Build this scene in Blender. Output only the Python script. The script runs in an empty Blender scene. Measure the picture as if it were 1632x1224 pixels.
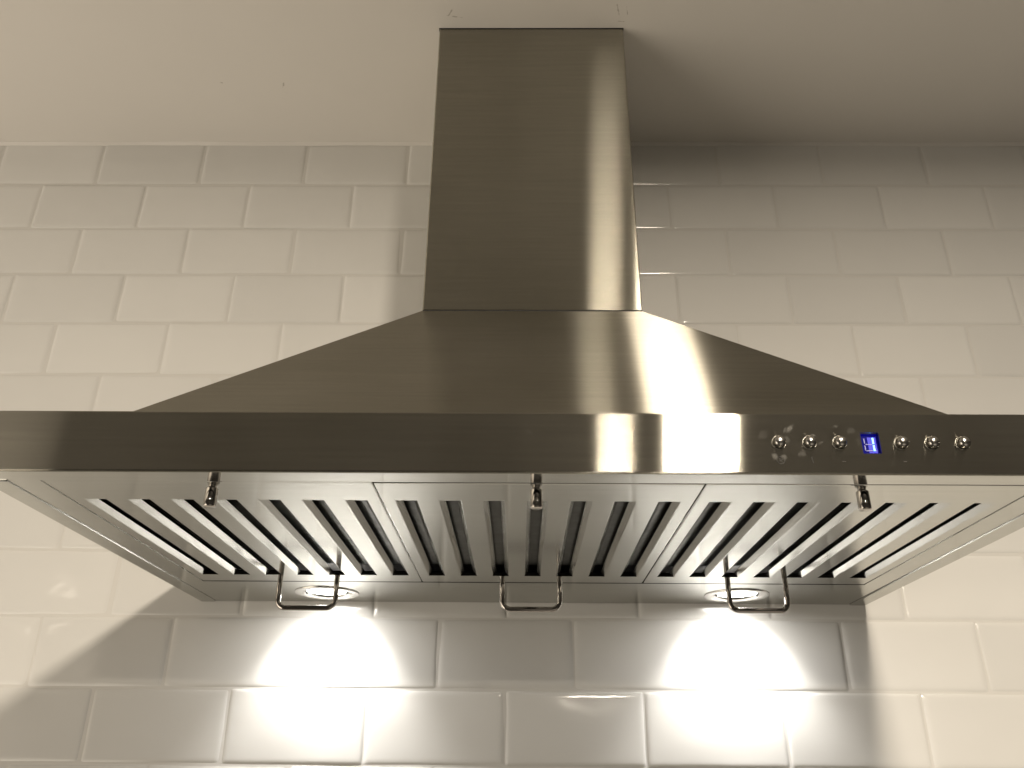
import bpy, bmesh, math, random
from mathutils import Vector, Matrix, noise
random.seed(7)
S = bpy.context.scene
COL = S.collection

# ------------------------------------------------------------------ camera
cd = bpy.data.cameras.new('camera'); cam = bpy.data.objects.new('camera', cd); COL.objects.link(cam)
cd.sensor_fit = 'HORIZONTAL'; cd.sensor_width = 36; cd.lens = 1329.6 / 1632 * 36
cd.clip_start = .02; cd.clip_end = 60
yaw, pitch, roll = .010982, .4390756, .0080825
M = Matrix.Rotation(yaw, 3, 'Z') @ Matrix.Rotation(pitch, 3, 'X')
r0, u0, f0 = M @ Vector((1, 0, 0)), M @ Vector((0, 0, 1)), M @ Vector((0, 1, 0))
cr, sr = math.cos(roll), math.sin(roll)
r1 = r0 * cr + u0 * sr; u1 = u0 * cr - r0 * sr
cam.matrix_world = Matrix(((r1.x, u1.x, -f0.x, .01577), (r1.y, u1.y, -f0.y, -.99114), (r1.z, u1.z, -f0.z, -.86692), (0, 0, 0, 1)))
S.camera = cam

# ------------------------------------------------------------------ world (dim warm room) and exposure
W = bpy.data.worlds.new('World'); S.world = W; W.use_nodes = True
nt = W.node_tree; bg = nt.nodes['Background']
tc = nt.nodes.new('ShaderNodeTexCoord'); sep = nt.nodes.new('ShaderNodeSeparateXYZ'); ramp = nt.nodes.new('ShaderNodeValToRGB')
mr = nt.nodes.new('ShaderNodeMapRange'); mr.inputs[1].default_value = -1; mr.inputs[2].default_value = 1
nt.links.new(tc.outputs['Generated'], sep.inputs[0]); nt.links.new(sep.outputs[2], mr.inputs[0]); nt.links.new(mr.outputs[0], ramp.inputs[0])
ramp.color_ramp.elements[0].color = (.095, .083, .066, 1); ramp.color_ramp.elements[1].color = (.06, .052, .042, 1)
ramp.color_ramp.elements[0].position = .1; ramp.color_ramp.elements[1].position = .55
nt.links.new(ramp.outputs[0], bg.inputs[0]); bg.inputs[1].default_value = .6
V = S.view_settings; V.view_transform = 'Standard'; V.look = 'None'; V.exposure = .24; V.gamma = 1; V.use_curve_mapping = False

def lamp(name, kind, loc, target, power, col, size=None, **kw):
    l = bpy.data.lights.new(name, kind); l.energy = power; l.color = col
    o = bpy.data.objects.new(name, l); COL.objects.link(o); o.location = loc
    o.rotation_euler = (Vector(target) - Vector(loc)).to_track_quat('-Z', 'Y').to_euler()
    if kind == 'AREA': l.shape = 'DISK'; l.size = size
    for k, v in kw.items(): setattr(l, k, v)
    return o
WARM = (1, .882, .725)
# two recessed room downlights to the right, whose streaks the brushed steel shows
lamp('room_downlight', 'AREA', (.43, -1.66, -.03), (.43, -1.66, -3), 56.0, WARM, .17)
lamp('room_downlight', 'AREA', (.49, -4.0, -.02), (.49, -4.0, -3), 66.0, WARM, .19)
# lamp of the room to the left, throwing light up on the ceiling
lamp('room_lamp_or_fill', 'AREA', (-1.75, -.85, -1.25), (-.55, -.12, 0), 7.6, WARM, 1.9, spread=math.radians(105))
lamp('room_lamp_or_fill', 'AREA', (.7, -1.5, -1.8), (.5, -.35, 0), .5, WARM, 1.4, spread=math.radians(85))  # added soft fill in place of floor bounce, lifts the ceiling
lamp('room_lamp_or_fill', 'AREA', (-2.2, -3.1, -.10), (-.5, 0, -.7), .07, WARM, .04)
# the two spots of the hood
LX = (-.1985, .2560); LY = -.0535; ZB = -.6841; ZT = -.6401
for x in LX:
    # tilted beam towards the wall, then the lamp's wide spill
    lamp('hood_spot', 'SPOT', (x, LY, ZB - .0005), (x, 0, ZB - .086), 2.8, (1, .97, .93), spot_size=math.radians(98), spot_blend=.6, shadow_soft_size=.009)
    sl = lamp('hood_spot', 'SPOT', (x, LY, ZB - .0004), (x, LY, -2), 1.8, (1, .97, .93), spot_size=math.radians(176), spot_blend=.1, shadow_soft_size=.012)
    # beam of a reflector lamp: intensity falls with the cosine of the angle to the power 1.5
    sl.data.use_nodes = True; lt = sl.data.node_tree; em = lt.nodes['Emission']
    ge = lt.nodes.new('ShaderNodeNewGeometry'); sp_ = lt.nodes.new('ShaderNodeSeparateXYZ'); lt.links.new(ge.outputs['Incoming'], sp_.inputs[0])
    ab = lt.nodes.new('ShaderNodeMath'); ab.operation = 'ABSOLUTE'; lt.links.new(sp_.outputs[2], ab.inputs[0])
    pw = lt.nodes.new('ShaderNodeMath'); pw.operation = 'POWER'; pw.inputs[1].default_value = 1.5; lt.links.new(ab.outputs[0], pw.inputs[0])
    lt.links.new(pw.outputs[0], em.inputs['Strength'])

# ------------------------------------------------------------------ materials
def new_mat(name):
    m = bpy.data.materials.new(name); m.use_nodes = True
    n = m.node_tree.nodes; n.clear(); out = n.new('ShaderNodeOutputMaterial')
    return m, m.node_tree, out
def N(t, kind, **kw):
    nd = t.nodes.new(kind)
    for k, v in kw.items():
        if k.startswith('i_'):
            key = k[2:]; key = int(key) if key.isdigit() else key.replace('_', ' ')
            nd.inputs[key].default_value = v
        else: setattr(nd, k, v)
    return nd
def L(t, a, b): t.links.new(a, b)
def mth(t, op, a, b=None, clamp=False):
    n = t.nodes.new('ShaderNodeMath'); n.operation = op; n.use_clamp = clamp
    for i, v in enumerate((a, b)):
        if v is None: continue
        if isinstance(v, (int, float)): n.inputs[i].default_value = v
        else: t.links.new(v, n.inputs[i])
    return n.outputs[0]
def blob(t, pos, c, half, rot=0, soft=.35, nz=None, axis='XZ'):
    """0..1 mask: an ellipse with centre c, half sizes, turned by rot in plane XZ or XY, its edge broken by noise"""
    s = N(t, 'ShaderNodeSeparateXYZ'); L(t, pos, s.inputs[0])
    a = mth(t, 'SUBTRACT', s.outputs[0], c[0]); b = mth(t, 'SUBTRACT', s.outputs[2 if axis == 'XZ' else 1], c[1])
    ca, sa = math.cos(rot), math.sin(rot)
    x = mth(t, 'ADD', mth(t, 'MULTIPLY', a, ca / half[0]), mth(t, 'MULTIPLY', b, sa / half[0]))
    y = mth(t, 'ADD', mth(t, 'MULTIPLY', a, -sa / half[1]), mth(t, 'MULTIPLY', b, ca / half[1]))
    d = mth(t, 'SQRT', mth(t, 'ADD', mth(t, 'MULTIPLY', x, x), mth(t, 'MULTIPLY', y, y)))
    if nz is not None: d = mth(t, 'ADD', d, nz)
    m = N(t, 'ShaderNodeMapRange', interpolation_type='SMOOTHSTEP'); L(t, d, m.inputs[0])
    m.inputs[1].default_value = 1; m.inputs[2].default_value = 1 - soft; m.inputs[3].default_value = 0; m.inputs[4].default_value = 1
    return m.outputs[0]

def steel(name, col, rough, aniso, lobe2=None, grain=.04, smudges=(), cross=False, dirt=.07):
    m, t, out = new_mat(name)
    tc = N(t, 'ShaderNodeTexCoord'); pos = tc.outputs['Object']
    def streak(sc, det, seed):
        mp = N(t, 'ShaderNodeMapping'); L(t, pos, mp.inputs[0]); mp.inputs['Scale'].default_value = sc; mp.inputs['Location'].default_value = (seed, seed, seed)
        nz = N(t, 'ShaderNodeTexNoise'); nz.inputs['Scale'].default_value = 1; nz.inputs['Detail'].default_value = det
        L(t, mp.outputs[0], nz.inputs['Vector']); return nz.outputs['Fac']
    fine = streak((10, 330, 330), 2, 1); broad = streak((3, 60, 60), 2, 4); cloud = streak((9, 9, 9), 4, 9)
    g = mth(t, 'ADD', mth(t, 'MULTIPLY', mth(t, 'SUBTRACT', fine, .5), grain * 6.0), mth(t, 'MULTIPLY', mth(t, 'SUBTRACT', broad, .5), grain * .25))
    g = mth(t, 'ADD', mth(t, 'ADD', g, mth(t, 'MULTIPLY', mth(t, 'SUBTRACT', cloud, .5), .22)), 1)
    cm = N(t, 'ShaderNodeVectorMath', operation='SCALE'); cm.inputs[0].default_value = col; L(t, g, cm.inputs['Scale'])
    gl = N(t, 'ShaderNodeBsdfAnisotropic') if hasattr(bpy.types, 'ShaderNodeBsdfAnisotropic') else N(t, 'ShaderNodeBsdfGlossy')
    gl.distribution = 'GGX'
    L(t, cm.outputs[0], gl.inputs['Color'])
    cxyz = N(t, 'ShaderNodeCombineXYZ'); cxyz.inputs[0].default_value = 1; cxyz.inputs[1].default_value = .02
    if cross: cxyz.inputs[0].default_value = 0; cxyz.inputs[1].default_value = 1
    L(t, cxyz.outputs[0], gl.inputs['Tangent']); gl.inputs['Anisotropy'].default_value = aniso
    rr = mth(t, 'ADD', mth(t, 'MULTIPLY', mth(t, 'SUBTRACT', cloud, .5), .03), mth(t, 'ADD', mth(t, 'MULTIPLY', mth(t, 'SUBTRACT', fine, .5), .008), rough))
    L(t, rr, gl.inputs['Roughness'])
    core = gl.outputs[0]
    if lobe2:       # broad scatter across the brushing lines, next to the tighter mirror lobe
        g2 = N(t, gl.bl_idname); g2.distribution = 'GGX'; L(t, cm.outputs[0], g2.inputs['Color']); L(t, cxyz.outputs[0], g2.inputs['Tangent'])
        g2.inputs['Roughness'].default_value = lobe2[0]; g2.inputs['Anisotropy'].default_value = lobe2[1]
        m2 = N(t, 'ShaderNodeMixShader'); m2.inputs[0].default_value = lobe2[2]; L(t, gl.outputs[0], m2.inputs[1]); L(t, g2.outputs[0], m2.inputs[2]); core = m2.outputs[0]
    # thin film of grease: a little diffuse
    df = N(t, 'ShaderNodeBsdfDiffuse'); df.inputs[0].default_value = (.30, .29, .27, 1)
    mix = N(t, 'ShaderNodeMixShader')
    film = mth(t, 'MULTIPLY', mth(t, 'POWER', cloud, 2), dirt)
    if smudges:
        nz = N(t, 'ShaderNodeTexNoise'); nz.inputs['Scale'].default_value = 160; nz.inputs['Detail'].default_value = 4; L(t, pos, nz.inputs['Vector'])
        nv = mth(t, 'MULTIPLY', mth(t, 'SUBTRACT', nz.outputs[0], .5), 2.2)
        for c, half, rot, s in smudges:
            film = mth(t, 'MAXIMUM', film, mth(t, 'MULTIPLY', blob(t, pos, c, half, rot, .8, nv), s * .65))
    L(t, film, mix.inputs[0]); L(t, core, mix.inputs[1]); L(t, df.outputs[0], mix.inputs[2]); L(t, mix.outputs[0], out.inputs[0])
    return m
STEEL = (.395, .375, .320)
m_front = steel('brushed_steel', (.43, .41, .345), .17, .90, (.22, .93, .42))
SM = [((.1995, -.6515), (.0045, .0022), .8, .5), ((.1955, -.6530), (.0012, .003), -.5, .35), ((.2310, -.6500), (.0022, .0016), 0, .22),
      ((.1868, -.6720), (.0028, .0030), 0, .42), ((.1930, -.6722), (.0030, .0026), -.4, .42), ((.1965, -.6600), (.003, .004), .2, .22),
      ((.2140, -.6565), (.0022, .0014), .1, .40), ((.2055, -.6700), (.0035, .003), .4, .25), ((.2190, -.6615), (.004, .0016), .5, .22),
      ((.2400, -.6530), (.004, .003), .5, .14), ((.180, -.6575), (.006, .005), 0, .12), ((.2445, -.660), (.002, .006), 0, .10), ((.0225, -.6552), (.0035, .0016), -.7, .10)]
m_canopy = steel('brushed_steel_slope', STEEL, .175, .87, (.25, .92, .30))
m_fascia = steel('brushed_steel_control_strip', STEEL, .17, .90, (.22, .93, .42), smudges=SM)
m_under = steel('brushed_steel_underside', (.62, .62, .595), .12, .60, grain=.02, dirt=.08)
def simple(name, col, rough, metal=0, emit=None, es=1, coat=0):
    m, t, out = new_mat(name); p = N(t, 'ShaderNodeBsdfPrincipled'); L(t, p.outputs[0], out.inputs[0])
    p.inputs['Base Color'].default_value = (*col, 1); p.inputs['Roughness'].default_value = rough; p.inputs['Metallic'].default_value = metal
    if emit: p.inputs['Emission Color'].default_value = (*emit, 1); p.inputs['Emission Strength'].default_value = es
    nz = N(t, 'ShaderNodeTexNoise'); nz.inputs['Scale'].default_value = 90; tc = N(t, 'ShaderNodeTexCoord'); L(t, tc.outputs['Object'], nz.inputs['Vector'])
    L(t, mth(t, 'ADD', mth(t, 'MULTIPLY', mth(t, 'SUBTRACT', nz.outputs[0], .5), rough * .5), rough), p.inputs['Roughness'])
    return m
m_bezel = simple('button_bezel_steel', (.30, .29, .26), .3, 1)
m_chrome = simple('polished_steel', (.42, .39, .36), .10, 1)
m_button = simple('polished_button_steel', (.46, .44, .41), .2, 1)
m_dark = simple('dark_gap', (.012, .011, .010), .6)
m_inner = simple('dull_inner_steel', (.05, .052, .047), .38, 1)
m_print = simple('dark_print', (.02, .018, .016), .7)
m_print2 = simple('worn_print', (.05, .042, .035), .6)
m_glassblk = simple('display_glass', (.004, .005, .03), .12, 0, (.0, .0, .25), .5)
m_glow = simple('display_glow', (.01, .01, .2), .3, 0, (.0, .005, 1), .40)
m_seg = simple('lit_segment', (.2, .3, .8), .3, 0, (.10, .38, 1), 4)
m_segoff = simple('faint_glow_segment', (.22, .22, .34), .5, 0, (.10, .10, .38), .4)  # segments that are off, given a faint glow of their own
m_trim = simple('satin_trim_steel', (.62, .61, .59), .22, 1)
m_bulb = simple('lit_lamp_lens', (.9, .9, .9), .3, 0, (1, .97, .92), 22)

def tile_mat():
    m, t, out = new_mat('white_glazed_tile'); p = N(t, 'ShaderNodeBsdfPrincipled'); L(t, p.outputs[0], out.inputs[0])
    tc = N(t, 'ShaderNodeTexCoord'); at = N(t, 'ShaderNodeAttribute', attribute_name='tone')
    nz = N(t, 'ShaderNodeTexNoise'); nz.inputs['Scale'].default_value = 7; nz.inputs['Detail'].default_value = 3; L(t, tc.outputs['Object'], nz.inputs['Vector'])
    f = mth(t, 'ADD', mth(t, 'MULTIPLY', mth(t, 'SUBTRACT', nz.outputs[0], .5), .06), mth(t, 'ADD', mth(t, 'MULTIPLY', at.outputs['Fac'], .035), .965))
    cm = N(t, 'ShaderNodeVectorMath', operation='SCALE'); cm.inputs[0].default_value = (.77, .76, .73); L(t, f, cm.inputs['Scale'])
    L(t, cm.outputs[0], p.inputs['Base Color']); p.inputs['Roughness'].default_value = .09; p.inputs['IOR'].default_value = 1.52
    mp = N(t, 'ShaderNodeMapping'); L(t, tc.outputs['Object'], mp.inputs[0]); mp.inputs['Scale'].default_value = (10, 10, 16)
    n2 = N(t, 'ShaderNodeTexNoise'); n2.inputs['Scale'].default_value = 1; n2.inputs['Detail'].default_value = 1.5; L(t, mp.outputs[0], n2.inputs['Vector'])
    b = N(t, 'ShaderNodeBump'); b.inputs['Strength'].default_value = 1; b.inputs['Distance'].default_value = .0022; L(t, n2.outputs[0], b.inputs['Height']); L(t, b.outputs[0], p.inputs['Normal'])
    return m
def ceil_mat():
    m, t, out = new_mat('painted_ceiling'); p = N(t, 'ShaderNodeBsdfPrincipled'); L(t, p.outputs[0], out.inputs[0])
    tc = N(t, 'ShaderNodeTexCoord'); pos = tc.outputs['Object']
    nz = N(t, 'ShaderNodeTexNoise'); nz.inputs['Scale'].default_value = 3; nz.inputs['Detail'].default_value = 5; L(t, pos, nz.inputs['Vector'])
    n2 = N(t, 'ShaderNodeTexNoise'); n2.inputs['Scale'].default_value = 240; n2.inputs['Detail'].default_value = 4; L(t, pos, n2.inputs['Vector'])
    nv = mth(t, 'MULTIPLY', mth(t, 'SUBTRACT', n2.outputs[0], .5), 3.0)
    mask = None
    for c, half, rot in [((-.070, -.236), (.010, .0009), .15), ((-.073, -.243), (.0012, .010), .5), ((.136, -.247), (.0010, .011), -.25), ((.148, -.243), (.0008, .009), -.2),
                         ((.142, -.228), (.006, .0008), .1), ((-.40, -.125), (.003, .0011), .3), ((-.315, -.120), (.0012, .006), .4), ((.165, -.090), (.003, .002), 0), ((.33, -.27), (.002, .001), 0)]:
        k = blob(t, pos, c, half, rot, .7, nv, 'XY'); mask = k if mask is None else mth(t, 'MAXIMUM', mask, k)
    mx = N(t, 'ShaderNodeMix', data_type='RGBA'); mx.inputs[6].default_value = (.72, .69, .645, 1); mx.inputs[7].default_value = (.28, .24, .20, 1)
    L(t, mth(t, 'MULTIPLY', mask, .55), mx.inputs[0])
    sc = N(t, 'ShaderNodeVectorMath', operation='SCALE'); L(t, mx.outputs[2], sc.inputs[0]); L(t, mth(t, 'ADD', mth(t, 'MULTIPLY', nz.outputs[0], .08), .95), sc.inputs['Scale'])
    L(t, sc.outputs[0], p.inputs['Base Color']); p.inputs['Roughness'].default_value = .55
    b = N(t, 'ShaderNodeBump'); b.inputs['Strength'].default_value = .25; b.inputs['Distance'].default_value = .001
    L(t, mth(t, 'ADD', nz.outputs[0], mth(t, 'MULTIPLY', n2.outputs[0], .12)), b.inputs['Height']); L(t, b.outputs[0], p.inputs['Normal'])
    return m
m_tile = tile_mat(); m_ceil = ceil_mat()
m_grout = simple('pale_grout', (.68, .665, .63), .7)

# ------------------------------------------------------------------ mesh helpers
def obj(name, bm, mats, parent=None, smooth=False, loc=None):
    me = bpy.data.meshes.new(name)
    bmesh.ops.recalc_face_normals(bm, faces=bm.faces) if name not in ('baffle_filter', 'underside_plate') else None
    bm.to_mesh(me); bm.free()
    for m in (mats if isinstance(mats, (list, tuple)) else [mats]): me.materials.append(m)
    if smooth: me.shade_smooth()
    o = bpy.data.objects.new(name, me); COL.objects.link(o)
    if parent: o.parent = parent
    if loc: o.location = loc
    return o
def box(bm, a, b, bev=0, mi=0):
    g = bmesh.ops.create_cube(bm, size=1)['verts']
    for v in g: v.co = Vector([(a[i] + b[i]) / 2 + v.co[i] * (b[i] - a[i]) for i in range(3)])
    fs = set(f for v in g for f in v.link_faces)
    for f in fs: f.material_index = mi
    if bev:
        es = list(set(e for v in g for e in v.link_edges)); bmesh.ops.bevel(bm, geom=es, offset=bev, segments=2, affect='EDGES', profile=.5)
def lathe(bm, prof, c, n=48, mi=0):
    """prof: (radius, z) list, axis vertical through c"""
    rings = []
    for r, z in prof:
        if r == 0: rings.append([bm.verts.new((c[0], c[1], c[2] + z))])
        else: rings.append([bm.verts.new((c[0] + r * math.cos(2 * math.pi * i / n), c[1] + r * math.sin(2 * math.pi * i / n), c[2] + z)) for i in range(n)])
    for A, B in zip(rings, rings[1:]):
        for i in range(n):
            j = (i + 1) % n
            q = [A[i % len(A)], A[j % len(A)], B[j % len(B)], B[i % len(B)]]
            q = list(dict.fromkeys(q))
            if len(q) > 2: bm.faces.new(q).material_index = mi
def tube(bm, pts, r, n=14):
    rings = []
    for i, p in enumerate(pts):
        d = (pts[min(i + 1, len(pts) - 1)] - pts[max(i - 1, 0)]).normalized()
        a = d.cross(Vector((0, 1, 0))).normalized(); b = d.cross(a).normalized()
        rings.append([bm.verts.new(p + (a * math.cos(2 * math.pi * k / n) + b * math.sin(2 * math.pi * k / n)) * r) for k in range(n)])
    for A, B in zip(rings, rings[1:]):
        for k in range(n): bm.faces.new((A[k], A[(k + 1) % n], B[(k + 1) % n], B[k]))
    bm.faces.new(rings[0]); bm.faces.new(rings[-1])
def sheet(bm, loops, z):
    es = []
    for lp in loops:
        vs = [bm.verts.new((x, y, z)) for x, y in lp]
        es += [bm.edges.new((vs[i], vs[(i + 1) % len(vs)])) for i in range(len(vs))]
    res = bmesh.ops.triangle_fill(bm, use_beauty=True, use_dissolve=False, edges=es)
    for g in res['geom']:
        if isinstance(g, bmesh.types.BMFace) and g.normal.z > 0: g.normal_flip()
    for e in es: pass
    return es
def strip(bm, P, Q):
    vp = [bm.verts.new(p) for p in P]; vq = [bm.verts.new(p) for p in Q]
    for i in range(len(P) - 1): bm.faces.new((vp[i], vp[i + 1], vq[i + 1], vq[i]))

# ------------------------------------------------------------------ setting: tiled wall, ceiling
TW, TH = .154, .154 * .506555
def build_wall():
    root = bpy.data.objects.new('tiled_wall', None); COL.objects.link(root)
    root['label'] = 'wall of glossy white brick-shaped tiles in staggered rows behind the steel hood'; root['category'] = 'wall'
    bm = bmesh.new(); tone = bm.verts.layers.float.new('tone')
    R_ = random.Random(3); nx, nz = 16, 12; gr = .00085; d0 = -.0008
    def prof(t, w):           # glazed cushion edge, t metres from the edge
        k = min(t / w, 1); return 1 - (1 - k) ** 2.6
    us = [0, .004, .012, .026, .045, .075, .13, .3, .5, .7, .87, .925, .955, .974, .988, .996, 1]
    vs = [0, .008, .024, .05, .09, .15, .3, .5, .7, .85, .91, .95, .976, .992, 1]
    for r in range(0, 22):
        for c in range(-11, 12):
            off = 0 if r % 2 == 0 else .5
            x0 = (c - off) * TW + gr + R_.uniform(-.0004, .0004); x1 = (c + 1 - off) * TW - gr + R_.uniform(-.0004, .0004)
            z1 = -r * TH - gr + R_.uniform(-.0003, .0003); z0 = -(r + 1) * TH + gr + R_.uniform(-.0003, .0003)
            tx, tz, ty = R_.uniform(-.004, .004), R_.uniform(-.006, .006), R_.uniform(-.0003, .0003); tn = R_.random()
            bul = R_.uniform(.0001, .0006)
            wv = R_.uniform(.0045, .0085)
            G = []
            for v in vs:
                row = []
                for u in us:
                    x = x0 + (x1 - x0) * u; z = z0 + (z1 - z0) * v
                    e = prof(min(u, 1 - u) * (x1 - x0), wv) * prof(min(v, 1 - v) * (z1 - z0), wv * .8)
                    y = d0 - .0012 * e - bul * (4 * u * (1 - u)) * (4 * v * (1 - v)) + tx * (x - (x0 + x1) / 2) + tz * (z - (z0 + z1) / 2) + ty
                    y += .0004 * noise.noise(Vector((x * 22, tn * 9, z * 22)))
                    vt = bm.verts.new((x, y, z)); vt[tone] = tn * 2 - 1; row.append(vt)
                G.append(row)
            for j in range(len(vs) - 1):
                for i in range(len(us) - 1): bm.faces.new((G[j][i], G[j][i + 1], G[j + 1][i + 1], G[j + 1][i]))
    me = bpy.data.meshes.new('tile_field'); bm.to_mesh(me); bm.free(); me.materials.append(m_tile); me.shade_smooth()
    o = bpy.data.objects.new('tile_field', me); COL.objects.link(o); o.parent = root
    b2 = bmesh.new(); box(b2, (-2.2, -.00112, -3.0), (2.2, .12, 0)); obj('grout_bed', b2, m_grout, root)
    # bead of paint and caulk where the tiles meet the ceiling
    b3 = bmesh.new(); vsA = []
    for i in range(400):
        x = -2 + i * .01; w = .0035 + .0015 * noise.noise(Vector((x * 9, 1, 2))); h = .0045 + .0016 * noise.noise(Vector((x * 7, 5, 2)))
        vsA.append([b3.verts.new((x, -.0022 - w, -.0001)), b3.verts.new((x, -.0024 - w * .42, -h * .4)), b3.verts.new((x, -.0016, -h))])
    for A, B in zip(vsA, vsA[1:]):
        for k in range(2): b3.faces.new((A[k], B[k], B[k + 1], A[k + 1]))
    obj('caulk_bead', b3, m_ceil, root, True)
build_wall()
bm = bmesh.new(); box(bm, (-3, -5, 0), (3, .12, .05))
o = obj('ceiling', bm, m_ceil); o['kind'] = 'structure'; o['label'] = 'plain off-white painted ceiling above the tiles'

# ------------------------------------------------------------------ range hood
XL, XR, D = -.3566, .4172, .4629
hood = bpy.data.objects.new('range_hood', None); COL.objects.link(hood)
hood['label'] = 'brushed stainless steel chimney range hood with baffle filters and two lit spots'; hood['category'] = 'range hood'

# chimney
CX0, CX1, CY, CZ = -.0893, .1457, -.2174, -.4184
bm = bmesh.new()
R_ = .0012
pr = [(CX0, -.002), (CX0, CY + R_), (CX0 + R_ * .3, CY + R_ * .3), (CX0 + R_, CY), (CX1 - R_, CY), (CX1 - R_ * .3, CY + R_ * .3), (CX1, CY + R_), (CX1, -.002)]
strip(bm, [(x, y, CZ + .0026) for x, y in pr], [(x, y, -.0006) for x, y in pr])
strip(bm, [(x * .999 + .00003, y + .001, CZ + .0026) for x, y in pr], [(x * .999 + .00003, y + .001, CZ + .0024) for x, y in pr])
obj('chimney', bm, m_front, hood)
bm = bmesh.new(); box(bm, (CX0 - .0006, CY - .0006, -.0016), (CX1 + .0006, -.003, -.0002)); obj('ceiling_seal', bm, m_dark, hood)
bm = bmesh.new(); box(bm, (CX0 + .0008, CY + .0008, CZ - .004), (CX1 - .0008, -.004, CZ + .004)); obj('chimney_joint', bm, m_dark, hood)

# canopy
IN = .0415; e = .0016
T = [(CX0 - e, -.003, CZ), (CX0 - e, CY - e, CZ), (CX1 + e, CY - e, CZ), (CX1 + e, -.003, CZ)]
B = [(XL + IN, -.003, ZT + .0005), (XL + IN, -D + IN, ZT + .0005), (XR - IN, -D + IN, ZT + .0005), (XR - IN, -.003, ZT + .0005)]
bm = bmesh.new(); tv = [bm.verts.new(p) for p in T]; bv = [bm.verts.new(p) for p in B]
for i in range(3): bm.faces.new((tv[i], tv[i + 1], bv[i + 1], bv[i]))
ed = [x for x in bm.edges if (x.verts[0] in tv) != (x.verts[1] in tv) and len(x.link_faces) == 2]
bmesh.ops.bevel(bm, geom=ed, offset=.0012, segments=2, affect='EDGES')
obj('canopy', bm, m_canopy, hood)
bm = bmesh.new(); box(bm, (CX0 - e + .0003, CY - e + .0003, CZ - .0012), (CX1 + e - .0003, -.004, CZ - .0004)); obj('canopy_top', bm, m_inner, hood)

# front panel with the display window cut out
DX0, DX1, DZ0, DZ1 = .2463, .2586, -.6695, -.6541
bm = bmesh.new(); q = .0014
ft, fb = ZT - q, ZB + q
xs = [XL + q, DX0, DX1, XR - q]; zs = [fb, DZ0, DZ1, ft]
gv = [[bm.verts.new((x, -D, z)) for x in xs] for z in zs]
for j in range(3):
    for i in range(3):
        if not (i == 1 and j == 1): bm.faces.new((gv[j][i], gv[j][i + 1], gv[j + 1][i + 1], gv[j + 1][i]))
def arc(cy, cz, a0, a1, n=5): return [(cy + q * math.cos(a0 + (a1 - a0) * i / n), cz + q * math.sin(a0 + (a1 - a0) * i / n)) for i in range(n + 1)]
for pf in (arc(-D + q, ft, math.pi, math.pi / 2) + [(-D + .006, ZT)], arc(-D + q, fb, math.pi, 1.5 * math.pi) + [(-D + .0022, ZB)]):
    strip(bm, [(XL + q, y, z) for y, z in pf], [(XR - q, y, z) for y, z in pf])
for sx, x in ((1, XL), (-1, XR)):
    pf = [(x + sx * q * (1 - math.sin(a)), -D + q * (1 - math.cos(a))) for a in [0, .4, .8, 1.2, math.pi / 2]]
    strip(bm, [(px, py, fb) for px, py in pf], [(px, py, ft) for px, py in pf])
hd = .0035
for a, b in (((DX0, DZ0), (DX1, DZ0)), ((DX1, DZ0), (DX1, DZ1)), ((DX1, DZ1), (DX0, DZ1)), ((DX0, DZ1), (DX0, DZ0))):
    bm.faces.new([bm.verts.new(p) for p in ((a[0], -D, a[1]), (b[0], -D, b[1]), (b[0], -D + hd, b[1]), (a[0], -D + hd, a[1]))])
fascia = obj('control_panel', bm, m_fascia, hood)
bm = bmesh.new()
box(bm, (XL, -D + .006, ZT - .0012), (XR, -D + IN + .004, ZT - .0002)); box(bm, (XL, -D + IN + .0041, ZT - .0012), (XL + IN + .003, -.003, ZT - .0002)); box(bm, (XR - IN - .003, -D + IN + .0041, ZT - .0012), (XR, -.003, ZT - .0002))
obj('top_ledge', bm, m_front, hood)
for x0, x1 in ((XL + .0001, XL + .0012), (XR - .0012, XR - .0001)):
    bm = bmesh.new(); box(bm, (x0, -D + q, ZB + .0002), (x1, -.002, ZT - .0013)); obj('side_panel', bm, m_front, hood)

# display
bm = bmesh.new(); y = -D + hd
box(bm, (DX0 - .001, y, DZ0 - .001), (DX1 + .001, y + .002, DZ1 + .001)); disp = obj('display', bm, m_glassblk, fascia)
dcx, dcz = (DX0 + DX1) / 2, (DZ0 + DZ1) / 2
def seg(a, b, w, mt, name='digit_segment', yy=y - .0005):
    bm = bmesh.new(); box(bm, (min(a[0], b[0]) - w, yy, min(a[1], b[1]) - w), (max(a[0], b[0]) + w, yy + .0004, max(a[1], b[1]) + w), .0001); return bm
sx, sz, w = .0030, .0045, .00042
off = bmesh.new()
def addseg(bm, x0, z0, x1, z1, w=w, yy=y - .0005): box(bm, (x0 - w, yy, z0 - w), (x1 + w, yy + .0004, z1 + w))
lit = bmesh.new()
addseg(lit, dcx + sx, dcz + .0010, dcx + sx, dcz + sz - .0003, .00052); addseg(lit, dcx + sx, dcz - sz + .0004, dcx + sx, dcz - .0010, .00052)
addseg(off, dcx - sx, dcz + .0010, dcx - sx, dcz + sz - .0006, .00030); addseg(off, dcx - sx, dcz - sz + .0006, dcx - sx, dcz - .0010, .00030)
addseg(off, dcx - sx + .0008, dcz, dcx + sx - .0012, dcz, .00022)
addseg(off, dcx - sx + .0008, dcz - sz, dcx + sx - .0012, dcz - sz, .00028)
addseg(off, dcx + sx + .0012, dcz - sz, dcx + sx + .0012, dcz - sz, .0003)
glow = bmesh.new(); box(glow, (dcx - .0006, y - .0002, DZ0 + .0015), (dcx + .0050, y - .00005, DZ1 - .0025))
obj('display_backlight', glow, m_glow, fascia); obj('faint_digit_segments', off, m_segoff, fascia); obj('lit_digit', lit, m_seg, fascia)

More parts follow.
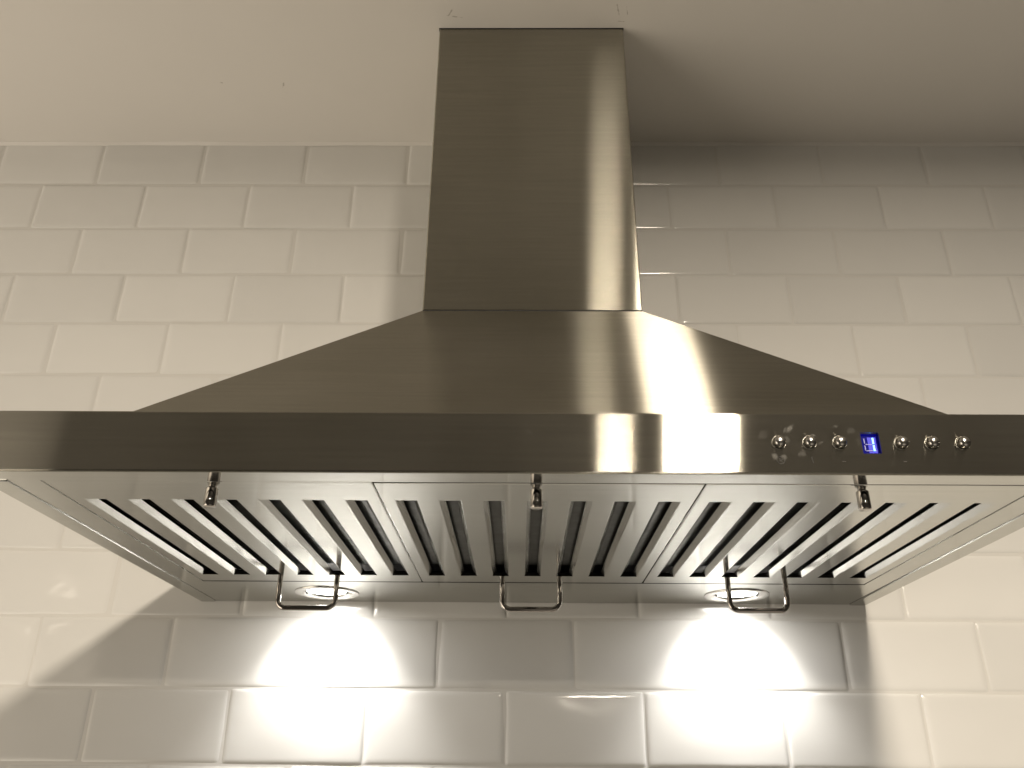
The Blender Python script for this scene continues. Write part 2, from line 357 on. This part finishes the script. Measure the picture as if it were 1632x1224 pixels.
# buttons
for i, bx in enumerate((.1904, .2111, .2313, .2727, .2933, .3139)):
    c = (0, 0, 0); bm = bmesh.new()
    lathe(bm, [(.0049, -.0001), (.0048, .00025), (.0046, .0004), (.0044, .0003), (.0043, -.0002)], c, 64, 1)
    lathe(bm, [(.00415, .0), (.0041, .0030), (.0038, .0041), (.0031, .0049), (.0020, .0055), (.0010, .0057), (0, .0058)], c, 64, 0)
    for v in bm.verts: x_, y_, z_ = v.co; v.co = (bx + x_, -D - z_, -.6619 + y_)
    obj('push_button', bm, [m_button, m_bezel], fascia, True)
# engraved marks under the buttons
def mark(lines, w, mt, name, c):
    bm = bmesh.new()
    for (x0, z0), (x1, z1) in lines:
        d = Vector((x1 - x0, 0, z1 - z0)); n = Vector((-d.z, 0, d.x)).normalized() * w
        p = [Vector((c[0] + x0, -D - .00012, c[1] + z0)), Vector((c[0] + x1, -D - .00012, c[1] + z1))]
        bm.faces.new([bm.verts.new(v) for v in (p[0] - n, p[1] - n, p[1] + n, p[0] + n)])
    obj(name, bm, mt, fascia)
k = .0026; circ = [(k * math.cos(a * math.pi / 12), k * math.sin(a * math.pi / 12)) for a in range(25)]
mark([(circ[i], circ[i + 1]) for i in range(24)] + [((0, 0), (-.0013, .0013)), ((0, 0), (.0014, .0006)), ((0, 0), (-.0012, -.0011)), ((-.0002, .0016), (.0010, -.0014))], .00016, m_print, 'timer_symbol', (.1902, -.6744))
mark([((0, -.0022), (0, .0022)), ((0, .0022), (-.0010, .0013))], .00022, m_print, 'engraved_digit', (.2116, -.6743))
mark([((-.0012, 0), (.0014, 0))], .00015, m_print2, 'engraved_dash', (.2322, -.6752))
mark([((-.0012, 0), (.0012, 0))], .00015, m_print2, 'engraved_dash', (.2730, -.6750))

# underside plate: front return, frame round the filters, rear panel with two lamp holes
IXL, IXR, FY = -.3392, .3982, -.4425
OX0, OX1, OY0, OY1 = -.31695, .3754, FY + .0001, -.1115
bm = bmesh.new(); yb = -D + .0022
def circle(cx, cy, r, n=48): return [(cx + r * math.cos(2 * math.pi * i / n), cy + r * math.sin(2 * math.pi * i / n)) for i in range(n)]
outer = [(XL + .001, yb), (XR - .001, yb), (XR - .001, FY - .0004), (IXR, FY - .0004), (IXR, -.003), (IXL, -.003), (IXL, FY - .0004), (XL + .001, FY - .0004)]
sheet(bm, [outer, [(OX0, OY0 + .0003), (OX1, OY0 + .0003), (OX1, OY1), (OX0, OY1)], circle(LX[0], LY, .0300), circle(LX[1], LY, .0300)], ZB)
# folded rim of the opening, front and rear coloured dark as gap shade
for a, b in (((OX0, OY0), (OX1, OY0)), ((OX1, OY0), (OX1, OY1)), ((OX1, OY1), (OX0, OY1)), ((OX0, OY1), (OX0, OY0))):
    bm.faces.new([bm.verts.new(p) for p in ((*a, ZB + .00005), (*b, ZB + .00005), (*b, ZB + .012), (*a, ZB + .012))]).material_index = int(a[1] == b[1])
obj('underside_plate', bm, [m_under, m_dark], hood)
for x0, x1 in ((XL + .0004, IXL - .0001), (IXR + .0001, XR - .0004)):
    bm = bmesh.new(); box(bm, (x0, FY + .0002, ZB - .0011), (x1, -.003, ZB + .004), .0009); obj('side_rail', bm, m_under, hood)
bm = bmesh.new(); box(bm, (XL + .002, -D + .008, ZB + .034), (XR - .002, -.003, ZB + .0355)); obj('inner_shade_plate', bm, m_dark, hood)  # added dark plate, shade of the hood interior put into its colour

# baffle filters
HW, PIT, FW = .0067, .0323, .2302
def make_filter(cx, y0, y1):
    x0, x1 = -FW / 2, FW / 2; z = ZB + .0004; r = .0009
    bm = bmesh.new()
    ys0, ys1 = -.3985, -.1435
    holes = []
    for k in range(-3, 4):
        c = k * PIT; h = HW + .0018
        holes.append([(c - h, ys0), (c + h, ys0), (c + h, ys1), (c - h, ys1)])
    sheet(bm, [[(x0 + r, y0 + r), (x1 - r, y0 + r), (x1 - r, y1 - r), (x0 + r, y1 - r)]] + holes, z)
    # rolled outer rim
    ring = lambda o, dz: [(x0 + o, y0 + o, z + dz), (x1 - o, y0 + o, z + dz), (x1 - o, y1 - o, z + dz), (x0 + o, y1 - o, z + dz), (x0 + o, y0 + o, z + dz)]
    R3 = [ring(r, 0), ring(r * .3, r * .3), ring(0, r), ring(0, .010)]
    for A, Bq in zip(R3, R3[1:]): strip(bm, A, Bq)
    bm.faces.ensure_lookup_table()
    bm.faces[-4].material_index = 1  # front rim takes the dark material, standing in for shade in the gap
    # lips bent up along each slot
    pf = [(-.0085, 0), (-.0082, .00006), (-.00795, .00022), (-.0077, .00045), (-.0066, .0016), (-.0054, .0028), (-.0043, .0040)]
    for k in range(-3, 4):
        for s in (-1, 1):
            end = [0, 0, 0, 0, 0, .0004, .0016]
            strip(bm, [(k * PIT - s * px, ys0 + .0002 + e_, z + pz) for (px, pz), e_ in zip(pf, end)], [(k * PIT - s * px, ys1 - .0004 - e_, z + pz) for (px, pz), e_ in zip(pf, end)])
    o = obj('baffle_filter', bm, [m_under, m_dark], hood, loc=(cx, 0, 0))
    for p in o.data.polygons: p.use_smooth = False
    bm = bmesh.new()
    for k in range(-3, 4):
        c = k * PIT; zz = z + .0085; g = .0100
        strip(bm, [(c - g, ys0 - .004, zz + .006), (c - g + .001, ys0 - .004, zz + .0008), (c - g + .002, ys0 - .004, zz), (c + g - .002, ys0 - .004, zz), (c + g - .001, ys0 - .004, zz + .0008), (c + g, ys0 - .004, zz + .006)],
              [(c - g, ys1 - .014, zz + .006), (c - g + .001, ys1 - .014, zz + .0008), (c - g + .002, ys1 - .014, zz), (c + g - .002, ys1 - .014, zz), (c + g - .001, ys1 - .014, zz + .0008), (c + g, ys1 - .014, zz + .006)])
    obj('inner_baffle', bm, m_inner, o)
    # added dark sheet that keeps the slots black between the baffles
    bm = bmesh.new(); box(bm, (x0 + .002, y0 + .002, z + .018), (x1 - .002, y1 - .002, z + .022)); obj('filter_shade_sheet', bm, m_dark, o)
    return o
filters = []
for cx, y0, dx in ((-.2017, -.4404, .0023), (.0289, -.4383, -.0016), (.2600, -.4388, -.0040)):
    fl = make_filter(cx, y0, -.1122); filters.append(fl)
    # pull handle: bent round rod
    hw, hh, rr, hy = .0290, .0315, .0085, -.1375
    pts = [Vector((-hw, hy, ZB + .003)), Vector((-hw, hy, ZB - hh + rr))]
    pts += [Vector((-hw + rr - rr * math.cos(a), hy, ZB - hh + rr - rr * math.sin(a))) for a in [i * math.pi / 20 for i in range(1, 11)]]
    pts += [Vector((-p.x, p.y, p.z)) for p in reversed(pts)]
    bm = bmesh.new(); tube(bm, pts, .0027); h = obj('pull_handle', bm, m_chrome, fl, True, loc=(dx, 0, 0))
    # latch knob
    bm = bmesh.new()
    kx = {0: -.2005, 1: .0273, 2: .2545}[len(filters) - 1] - cx
    lathe(bm, [(.0030, .001), (.0030, -.0015), (.0042, -.0016), (.0044, -.0020), (.0044, -.0138), (.0041, -.0146), (.0036, -.0150), (0, -.0150)], (kx, -.4305, ZB), 28)
    kn = obj('latch_knob', bm, m_chrome, fl)
    kn.data.shade_smooth()

# spots
for i, x in enumerate(LX):
    bm = bmesh.new()
    lathe(bm, [(.0352, .0003), (.0352, -.0006), (.0346, -.0012), (.0334, -.0015), (.0300, -.0015), (.0255, -.0008), (.0238, .0002), (.0225, .0022), (.0212, .0060), (.0205, .0075)], (x, LY, ZB), 64)
    sp = obj('spot_lamp', bm, m_trim, hood, True)
    bm = bmesh.new(); lathe(bm, [(.0222, .0020), (.014, .0012), (.007, .0006), (0, .0004)], (x, LY, ZB), 48); obj('lamp_lens', bm, m_bulb, sp, True)
    for s in (-1, 1):
        bm = bmesh.new(); box(bm, (x + s * .0222 - .0012, LY - .0018, ZB - .0012), (x + s * .0222 + .0012, LY + .0018, ZB + .0008), .0003); obj('retaining_clip', bm, m_inner, sp)
